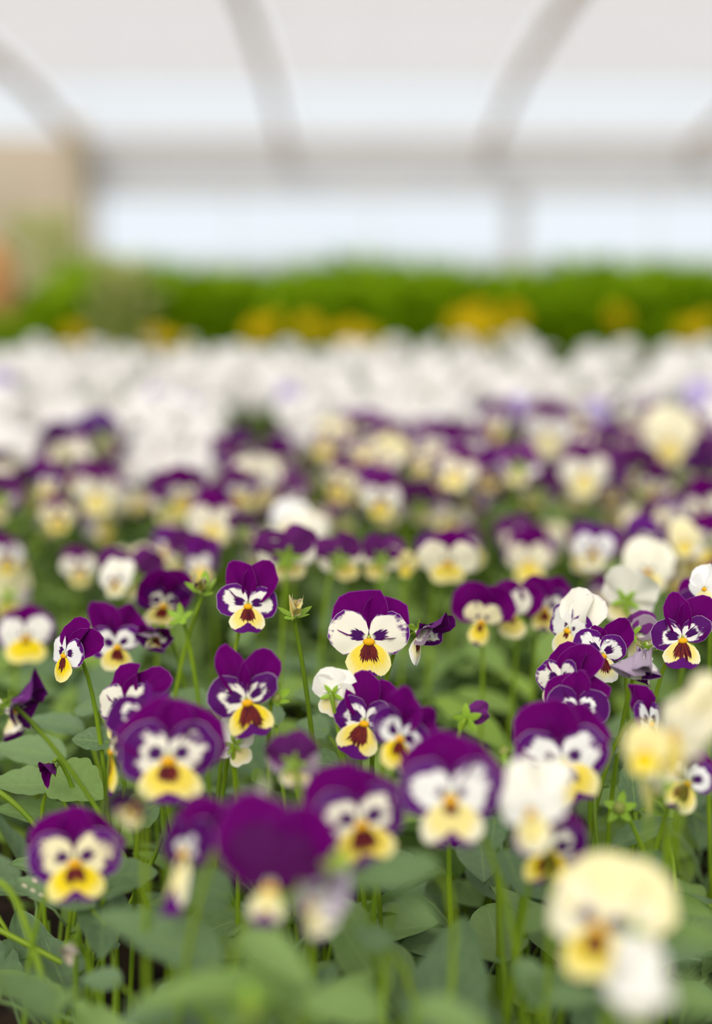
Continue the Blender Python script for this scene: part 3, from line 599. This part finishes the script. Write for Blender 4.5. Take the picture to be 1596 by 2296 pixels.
f(606, 1985, 215, .42, -6, 0, 4, 'drooping dark purple viola with broad petals in the blurred foreground', m=1.75, tp=.9, yl=.1, sy=.15, bl=.3, ul=(22, 2.0, .84, -2), ur=(-34, 1.75, .72, 0), sl=(34, 1.3, .62, 8), sr=(-40, 1.2, .60, 12), lo=(176, .82, .36, 10))
f(692, 2020, 170, .41, 40, -20, -10, 'pale lilac withering flower right of the drooping dark purple one', m=.5, tp=.3, yl=.05, sy=.1, vio=.6, bl=.2, cream=.45, fold=40, crump=True, name='wilted_viola')
f(415, 1905, 190, .455, -50, 4, 4, 'half-open purple viola turned left with curled lip tip, lower left', m=1.05, tp=.9, yl=.05, sy=0, bl=.5, ul=(-4, 1.2, .7, -6), ur=(-46, 1.25, .72, -6), lo=(176, 1.6, .42, 16))
f(305, 1800, 120, .445, -30, -34, -10, 'blurred dull purple bud flower above the yellow-lipped viola', m=.9, tp=.2, yl=.5, vio=.3, fold=52, crump=True, name='wilted_viola')
f(528, 1672, 100, .575, 160, -14, 30, 'pale cream flower from behind, under the two-eared viola', name='cream_viola', cream=1.0, m=.1, tp=0, yl=.15, sy=.1)
f(594, 1790, 130, .44, 100, -8, 20, 'blurred cream flower in profile above the drooping dark purple one', m=.3, tp=.2, yl=.2, sy=.35, keep='sl sr lo')
f(1580, 1318, 90, .63, -30, 8, 0, 'small white viola cut by the right edge', name='white_viola', cream=1.0, m=.05, tp=0, yl=.0, sy=.0, bl=.3)
f(1405, 1345, 125, .70, 170, 12, -24, 'cream viola seen from behind, above the folded dark flower', name='cream_viola', cream=1.0, m=.06, tp=0, yl=.3, sy=.2)
f(1452, 1278, 112, .80, 2, 0, 0, 'pale yellow viola with dark eye in the right middle distance', name='cream_viola', cream=1.0, m=.0, tp=.3, yl=.35, sy=.3, bl=.55, lo=(180, .9, .7, 4))
f(1455, 1215, 100, .92, 20, 10, 0, 'violet-purple viola above the pale yellow dark-eyed one', m=.9, tp=.2, yl=.2, vio=.5)
f(1535, 1212, 76, .86, 24, 0, 0, 'small yellow cup-shaped viola near the right edge', name='cream_viola', cream=1.0, m=0, tp=0, yl=.75, sy=.75, bl=.35)
f(1185, 1256, 108, .92, 0, -6, 0, 'blurred purple-crowned viola with peach face, above the dark-crowned trio', m=.35, tp=0, yl=.8, sy=.5, bl=.4)
f(1330, 1232, 96, .88, -20, 4, 0, 'blurred white viola with violet top, left of the pale yellow dark-eyed one', m=.2, tp=0, yl=.1, sy=.0, vio=.4)
f(768, 1252, 110, .80, 150, 14, 14, 'dark-topped viola seen from behind, left one of the pair above the centre flower', m=.1, tp=.2, yl=.9, sy=.5, ul=(46, 1.2, .6, 0), ur=(-46, 1.2, .6, 0))
f(850, 1252, 104, .80, -156, 10, -10, 'dark-topped viola seen from behind, right one of the pair above the centre flower', m=.1, tp=.2, yl=.8, sy=.5, ul=(46, 1.2, .6, 0), ur=(-46, 1.2, .6, 0))
f(910, 1268, 54, .80, 30, -20, 0, 'tiny bright yellow half-open viola between the cream-faced one and the pair', name='cream_viola', cream=1.0, m=0, tp=0, yl=1.0, sy=1.0, bl=.1, fold=25)
f(645, 1170, 86, .98, -20, 10, 0, 'blurred white viola above the umbrella-like one', name='white_viola', cream=1.0, m=0, tp=0, yl=0, sy=0, bl=.2)
f(692, 1198, 90, .96, 10, 4, 0, 'blurred cream viola right of the white one, above the umbrella-like flower', name='cream_viola', cream=1.0, m=0, tp=0, yl=.3, sy=.25, bl=.2)
f(548, 1185, 70, .9, 150, 20, 0, 'small dark purple flower from behind, left of the blurred white one', m=1.0, tp=.6, yl=.2)
f(475, 1172, 112, .96, -10, 0, 0, 'blurred cream viola with orange eye in the left middle distance', m=.05, tp=0, yl=.45, sy=.4, bl=.3)
f(300, 1290, 130, .84, 170, 24, 0, 'wide dark purple flower from behind over cream petals, left middle distance', m=.3, tp=.2, yl=.4, ul=(50, 1.3, .56, 0), ur=(-50, 1.3, .56, 0))
f(258, 1302, 80, .80, -30, 0, 0, 'cream viola under the wide dark purple flower at left', name='cream_viola', cream=1.0, m=.05, tp=0, yl=.25, sy=.2)
f(178, 1275, 80, .93, 10, 0, 0, 'blurred cream and yellow viola at left, purple flowers around it', m=.15, tp=0, yl=.7, sy=.3)
f(14, 1250, 86, .92, 20, 0, 0, 'blurred white and yellow viola cut by the left edge', m=.1, tp=0, yl=.9, sy=.1)
f(855, 1120, 86, 1.0, -14, -4, 0, 'blurred white and golden-lipped viola above the pair', m=.1, tp=0, yl=1.0, sy=.2)
f(760, 1082, 92, 1.08, -40, -4, 10, 'blurred golden viola turned left, the topmost bright one near the middle', m=.2, tp=0, yl=.9, sy=.6)
f(945, 1130, 110, 1.04, 160, 24, 0, 'broad deep purple flower from behind, right of the golden-lipped viola', m=1.0, tp=.6, yl=.3)
f(1310, 1060, 112, 1.08, 0, 0, 0, 'blurred cream viola with pinkish crown in the right distance', m=.2, tp=0, yl=.4, sy=.3, bl=.3)
f(1228, 972, 118, 1.28, 0, -10, 0, 'blurred pinkish-white viola highest among the purple ones at right', m=.3, tp=0, yl=.1, sy=.1, bl=.2)
f(1502, 985, 120, 1.25, 4, 0, 0, 'blurred cream-yellow viola high at right near the white band', name='cream_viola', cream=1.0, m=0, tp=0, yl=.55, sy=.5, bl=.2)
f(215, 1105, 108, 1.06, 0, -4, 0, 'blurred peach-faced viola with magenta crown in the left distance', m=.25, tp=0, yl=.5, sy=.4, bl=.3)
f(130, 1158, 78, 1.0, 10, 0, 0, 'blurred golden viola at left below the peach-faced one', m=.2, tp=.2, yl=.9, sy=.7)
f(234, 975, 96, 1.22, 150, 16, 0, 'blue-violet viola beside the mound of white flowers at left', m=1.0, tp=1.0, yl=.1, vio=1.0, name='violet_viola')
# ------------------------------------------------------------------ buds, seed heads
seed_head(660, 1378, 62, .605, 10, 55, 0, 'green star of sepals with a shrivelled yellow flower hanging, left of centre', petals=[(CRL[0], 178, 1.15, .5, 60, dict(tip=.1, lip_yellow=.8, blotch=.3)), (CRS[0], 160, .9, .4, 80, dict(margin=0.0, side_yellow=.8)), (CRS[1], 205, .8, .35, 75, dict(side_yellow=.6))], tilt=14, pod=False, name='wilted_viola', cat='flower')
seed_head(455, 1325, 64, .66, -10, 50, 0, 'withered black and yellow flower under upright green sepals, left of the ragged viola', petals=[(CRL[1], 178, 1.0, .4, 60, dict(blotch=1.6)), (CRU[0], 190, .8, .35, 70, {})], tilt=30, pod=False, name='wilted_viola', cat='flower')
seed_head(1388, 1812, 62, .555, -12, 18, 0, 'round green seed capsule with five spread sepals at right', tilt=4, sb=(.025, .01))
seed_head(1048, 1610, 58, .57, 160, 24, 0, 'nodding green sepals from behind with purple petals, right of the dark trio below centre', petals=[(UPH[0], 60, .9, .6, 40, {}), (UPH[1], 100, .8, .6, 40, {})], tilt=-16, pod=False, name='viola_bud', cat='flower bud')
seed_head(1132, 1688, 56, .55, 40, -50, 0, 'closed nodding green bud on a hooked stem left of the big masked viola', tilt=50, name='viola_bud', cat='flower bud')
seed_head(404, 1385, 50, .66, -20, 30, 0, 'pale green starry calyx right of the small nodding purple flower', tilt=10, pod=False)
seed_head(618, 1565, 52, .57, 30, 20, 0, 'small withered green seed head right of the two-eared viola', tilt=40)
seed_head(1478, 1772, 70, .49, -20, 20, 0, 'blurred green sepals holding a white bud, left of the right-edge viola', petals=[(CRS[2], 10, 1.0, .5, 70, dict(margin=0.0, side_yellow=0.0)), (CRS[0], 190, 1.4, .5, 50, dict(side_yellow=.9, margin=0.0))], tilt=30, pod=False, name='viola_bud', cat='flower bud')
seed_head(745, 1945, 74, .42, 20, 10, 0, 'blurred yellow-green bud right of the drooping dark purple viola', tilt=48, name='viola_bud', cat='flower bud')
seed_head(560, 2268, 80, .375, 0, 40, 0, 'bright yellow-green blurred bud at the bottom edge', tilt=52, name='viola_bud', cat='flower bud')
seed_head(162, 2112, 44, .525, -30, -50, 0, 'withered pinkish-lilac bud hanging among the left bottom leaves', petals=[(CRU[1], 170, 1.0, .7, 66, dict(cream=.6, violet=.5)), (CRU[2], 10, 1.0, .7, 66, dict(cream=.6, violet=.5))], tilt=40, pod=False, name='viola_bud', cat='flower bud')
seed_head(118, 1712, 44, .60, -30, -34, 0, 'small dark purple bud above broad soft leaves at left', petals=[(CRU[1], 170, 1.1, .6, 66, {}), (CRU[2], 10, 1.1, .6, 66, {})], tilt=50, pod=False, name='viola_bud', cat='flower bud')
f(940, 1418, 104, .61, 58, -36, 10, 'purple flower drooping to the right with frilly green calyx, right of the centre flower', m=.7, tp=.2, yl=.05, sy=.2, vio=.12, fold=46, name='wilted_viola', ul=(30, 1.7, .66, 0), ur=(-30, 1.6, .66, 0), sl=(80, 1.3, .5, 0), sr=(-80, 1.3, .5, 0), lo=(180, 1.5, .5, 0))
f(1446, 1462, 92, .59, -34, -66, 10, 'withered lilac twisted flower with green sepals between the sharp right-hand violas', m=.6, tp=.6, yl=.1, sy=.1, vio=.35, cream=.35, fold=58, crump=True, name='wilted_viola', ul=(30, 2.0, .62, 0), ur=(-30, 2.0, .62, 0), sl=(80, 1.7, .5, 0), sr=(-80, 1.7, .5, 0), lo=(180, 1.9, .5, 0))


# ------------------------------------------------------------------ filler violas in the middle distance
FL = [dict(label='out-of-focus purple and cream viola in the crowded middle of the bed', group='blurred violas in the middle of the bed'),
      dict(label='out-of-focus cream-yellow viola in the crowded middle of the bed', group='blurred cream violas in the middle of the bed')]
fr = random.Random(21); n = 0; tries = 0; placed = []
HN = list(HEROES)
while n < 250 and tries < 6000:
    tries += 1
    yy = .74 + .92 * fr.random() ** .85; half = .24 * yy + .03; x = fr.uniform(-half, half); H = fr.uniform(.165, .235) if yy > .95 else fr.uniform(.19, .245)
    pos = Vector((x, yy, CAMZ - H)); px, py, Z = pix(pos)
    if py > 1340 or (py > 1270 and px > 420 and px < 1250): continue
    if py < (978 - 62 * max(0, min(1, (px - 900) / 300)) + 22 * math.sin(px * .021)): continue
    s = fr.uniform(.0110, .0175); w = 2 * s * FPX / Z
    if 275 < px < 495 and 880 < py < 1085: continue
    if 490 < px < 600 and 900 < py < 980: continue
    if any(math.hypot(px - a, py - b) < .42 * (w + c) and Z < d + .05 for a, b, c, d in HN): continue
    if any((pos - q).length < .021 for q in placed): continue
    placed.append(pos); n += 1
    cr = fr.random() < .18; yw = fr.gauss(0, 45) if fr.random() < .78 else 180 + fr.gauss(0, 30)
    f(0, 0, 0, 0, yw, fr.gauss(2, 22), fr.gauss(0, 14), pos=pos, s=s, hi=False, name='cream_viola' if cr else 'purple_viola', m=fr.uniform(.25, 1.0), tp=fr.uniform(0, .8), yl=fr.uniform(.4, 1), sy=fr.uniform(.05, .55), ul=(24, 1.42, .74, -2), ur=(-34, 1.38, .70, -4),
      bl=fr.uniform(.3, 1), cream=1.0 if cr else 0.0, vio=max(0, fr.uniform(-.5, .4)),
      label='out-of-focus %s viola %s, %s third, %s' % ('cream' if cr else 'purple', 'seen from behind' if 110 < yw < 250 else 'facing forward', third(x, yy), 'just behind the sharp flowers' if yy < 1.1 else 'just before the white band'),
      group='blurred %s violas, %s third, %s' % ('cream' if cr else 'purple', third(x, yy), 'near rows' if yy < 1.1 else 'far rows'))

# ------------------------------------------------------------------ the white band: one mesh per flower
M_WP = simple('white_petal', (.80, .785, .755), .6, .1, .12, .10)
M_LIL = simple('lilac_petal', (.50, .42, .72), .6, .15, .3, .2)
M_YEL = simple('yellow_petal', (.66, .48, .002), .6, .15, .25, .15)
def whole_flower(seed, mats):
    r = random.Random(seed); P = []
    for k, (a, L, wd, tl) in (('u', (24, 1.2, .66, -10)), ('u', (-34, 1.2, .64, -10)), ('s', (76, 1, .55, 2)), ('s', (-76, 1, .55, 2)), ('l', (180, .95, .66, 8))):
        m = Matrix.Rotation(math.radians(a + r.uniform(-8, 8)), 4, 'Z') @ Matrix.Rotation(math.radians(tl + r.uniform(-10, 10)), 4, 'X') @ S(wd * 2, L, L)
        src = (UPL if k == 'u' else SDL if k == 's' else LOL)[seed % 3]
        P.append(([tuple(m @ v.co) for v in src.vertices], [tuple(p.vertices) for p in src.polygons]))
    V, F, MI = join(P); n0 = len(F)
    V2, F2, _ = join([(V, F), ell((0, -.08, .04), (.10, .07, .06), 0, 6, 4), tube([Vector((0, 0, -.2)), Vector((0, .3, -.8)), Vector((0, -.9, -1.3)), Vector((0, -5.5, -1.5))], [.05, .06, .07, .08], 4)])
    mi = [0] * n0 + [1] * 24 + [2] * (len(F2) - n0 - 24)
    return mesh('white_viola', V2, F2, mats, None, True, mi)
WF = [whole_flower(i, [M_WP, M_THROAT, M_STEM]) for i in range(5)]; WLI = [whole_flower(i, [M_LIL, M_THROAT, M_STEM]) for i in range(2)]
wr = random.Random(5); spots = []
t = 0
while len(spots) < 640 and t < 40000:
    t += 1; yy = wr.uniform(1.28, 2.22); half = .24 * yy + .07; x = wr.uniform(-half, half)
    pos = Vector((x, yy, CAMZ - wr.uniform(.165, .225)))
    px, py, Z = pix(pos)
    if 490 < px < 610 and 905 < py < 985: continue
    if py > (992 - 62 * max(0, min(1, (px - 900) / 300)) + 22 * math.sin(px * .021)): continue
    spots.append(pos)
for i in range(46):   # the nearer mound of white flowers at left
    px, py, Z = wr.gauss(385, 52), wr.uniform(905, 1075), 1.3
    spots.append(at(px + (py - 980) * .18, py, 1.42 - (py - 900) / 175 * .22))
spots.sort(key=lambda p: p.y)
for i, pos in enumerate(spots[:296]):
    lil = wr.random() < .07; yw = wr.gauss(0, 50); pt = wr.gauss(20, 18)
    o = ob('white_viola', wr.choice(WLI if lil else WF), None, head_matrix(pos, yw, pt, wr.gauss(0, 6)) @ S(.0168, .0168, .0168))
    if lil: tag(o, 'out-of-focus pale lilac viola among the white flowers', 'flower', 'lilac violas in the white band')
    else: tag(o, 'out-of-focus white viola, %s third of the pale band, %s' % (third(pos.x, pos.y), 'front rows' if pos.y < 1.62 else 'rear rows'), 'flower', 'white violas, %s third, %s' % (third(pos.x, pos.y), 'front rows' if pos.y < 1.62 else 'rear rows'))
V, F, MI = [], [], []
for pos in spots[296:]:
    me = wr.choice(WF); m = head_matrix(pos, wr.gauss(0, 50), wr.gauss(20, 18), 0) @ S(.0168, .0168, .0168); o = len(V)
    V += [tuple(m @ v.co) for v in me.vertices]; F += [tuple(a + o for a in p.vertices) for p in me.polygons]; MI += [p.material_index for p in me.polygons]
o = ob('white_viola_mass', mesh('white_viola_mass', V, F, [M_WP, M_THROAT, M_STEM], None, True, MI), None, kind='stuff')
tag(o, 'far rear mass of white violas at the back of the front bench', 'flowers')

# ------------------------------------------------------------------ yellow flowers and bushes on the rear bench
def yellow_mesh(seed):
    r = random.Random(seed); P = []
    for ring, (n_, L, tl) in enumerate(((9, 1.0, 12), (8, .8, 32), (6, .55, 55))):
        for k in range(n_):
            m = Matrix.Translation((0, 0, .06 * ring)) @ Matrix.Rotation(2 * PI * (k + .5 * ring) / n_ + r.uniform(-.1, .1), 4, 'Z') @ Matrix.Rotation(math.radians(tl), 4, 'X') @ S(.62 * L, L, L)
            P.append(([tuple(m @ v.co) for v in UPL[k % 4].vertices], [tuple(p.vertices) for p in UPL[0].polygons]))
    V, F, _ = join(P); n0 = len(F)
    V, F, _ = join([(V, F), tube([Vector((0, 0, 0)), Vector((0, 0, -.4)), Vector((0, -1.5, -1.2)), Vector((0, -7, -1.4))], [.14, .08, .08, .09], 5)])
    return mesh('yellow_flower', V, F, [M_YEL, M_STEM], None, True, [0] * n0 + [1] * (len(F) - n0))
YM = [yellow_mesh(i) for i in range(3)]
for i, (px, py, w) in enumerate(((165, 752, 62), (352, 757, 56), (395, 765, 40), (575, 742, 66), (612, 728, 60), (690, 733, 62), (745, 750, 40), (785, 748, 66), (830, 755, 48), (1035, 725, 74), (1070, 712, 80), (1090, 742, 70), (1150, 712, 72), (1382, 712, 74), (1540, 742, 60), (1580, 728, 62))):
    pos = at(px, py, 2.66 + .05 * math.sin(i * 2.1)); s = w * .46 * 2.66 / FPX
    o = ob('yellow_flower', YM[i % 3], None, head_matrix(pos, rnd.gauss(0, 20), 25, 0) @ S(s, s, s)); tag(o, 'blurred yellow flower on the rear bench, just above the white violas', 'flower', 'yellow flowers on the rear bench')
def mat_bush(name, a, b):
    s = NT(name); u, v = s.uv(); r = s.rand()
    c = s.mix(v, a, b); return s.finish(c, .5, .25, .4, s.mix(.5, c, (.25, .42, .01)))
M_BUSH = mat_bush('bush_leaf', (.26, .46, .002), (.42, .64, .004)); M_BUSHL = mat_bush('light_bush_leaf', (.62, .66, .22), (.80, .82, .36))
def bush(px, topy, Z, wid, n, seed, mat, label, group, name='bushy_plant'):
    r = random.Random(seed); g = at(px, topy, Z); zb = CAMZ - .36; H = g.z - zb; root = empty(name, (g.x, g.y, zb), label, 'plant', group)
    V, F, U = [], [], []
    for i in range(n):
        h = H * r.random() ** .75; a = r.uniform(0, 2 * PI); rr = wid * math.sqrt(r.random()) * (1 if h < .8 * H else .75); d = Vector((math.cos(a), math.sin(a), 0))
        el = math.radians(r.uniform(10, 75)); L = r.uniform(.03, .055); b = d * rr + Vector((0, 0, h * .93)); tt = b + (d * math.cos(el) + Vector((0, 0, math.sin(el)))) * L
        m = leaf_matrix(b, tt, r.uniform(-40, 40), L * .42, Vector((0, 0, 1))); o = len(V); rv = r.random()
        for q, wv in ((0, .03), (.4, .5), (1, .02)):
            for sg in (-1, 0, 1): V.append(tuple(m @ Vector((sg * wv, q, .12 * abs(sg) - .2 * q * q)))); U.append((.5, rv))
        for i2 in range(2):
            for k in range(2): e = o + i2 * 3 + k; F.append((e, e + 1, e + 4, e + 3))
    fo = ob('foliage', mesh('foliage', V, F, [mat], U), root); fo['kind'] = 'stuff'
    for k in range(5):
        q = Vector((r.uniform(-wid, wid) * .7, r.uniform(-wid, wid) * .7, H * r.uniform(.6, .85)))
        ob('stalk', mesh('stalk', *tube(bez(Vector((q.x * .2, q.y * .2, 0)), Vector((q.x * .4, q.y * .4, H * .3)), q * .8, q, 5), [.004, .004, .0035, .003, .0025, .002], 5), [M_STEM]), root)
i = 0
for row, (Z, base) in enumerate(((2.95, 640), (3.2, 612), (3.5, 596))):
    x = 125 + 45 * row
    while x < 1660:
        ty = base + 14 * math.sin(x * .011 + row) + rnd.uniform(-12, 12); bush(x, ty, Z, .085, 420, 100 + i, M_BUSH, 'bright green bushy plant in the %s third of the blurred hedge, %s row' % (third(at(x, ty, Z).x, Z), ('front', 'second', 'back')[row]), 'green bushes, %s third, %s row' % (third(at(x, ty, Z).x, Z), ('front', 'second', 'back')[row])); i += 1; x += 122
bush(8, 705, 2.72, .05, 200, 500, M_BUSH, 'low green plant in front of the clay jar at the left edge', None)
bush(268, 568, 2.85, .05, 260, 501, M_BUSHL, 'pale yellow-green plant standing taller at the left of the green bushes', None, 'pale_bushy_plant')
bush(95, 468, 4.6, .13, 420, 502, M_BUSHL, 'tall pale shrub before the tan wall at far left', None, 'pale_shrub')
M_CLAY = simple('terracotta', (.56, .29, .12), .8, .15, 0, 0, (.50, .26, .10), 20)
def lathe(prof, n=28):
    vs, fs = [], []
    for r_, z in prof:
        for k in range(n): a = 2 * PI * k / n; vs.append((r_ * math.cos(a), r_ * math.sin(a), z))
    for i in range(len(prof) - 1):
        for k in range(n): k2 = (k + 1) % n; fs.append((i * n + k, i * n + k2, (i + 1) * n + k2, (i + 1) * n + k))
    return vs, fs
g = at(-40, 668, 2.9); zb = CAMZ - .36
pot = ob('terracotta_jar', mesh('terracotta_jar', *lathe([(.0, 0), (.04, 0), (.046, .02), (.052, .14), (.068, .22), (.072, .26), (.062, .31), (.048, .325), (.05, .34), (.044, .34), (.042, .32), (.0, .30)]), [M_CLAY]))
pot.location = (g.x, g.y, zb); tag(pot, 'rounded peach-coloured clay jar cut by the left edge, beside the green bushes', 'jar')
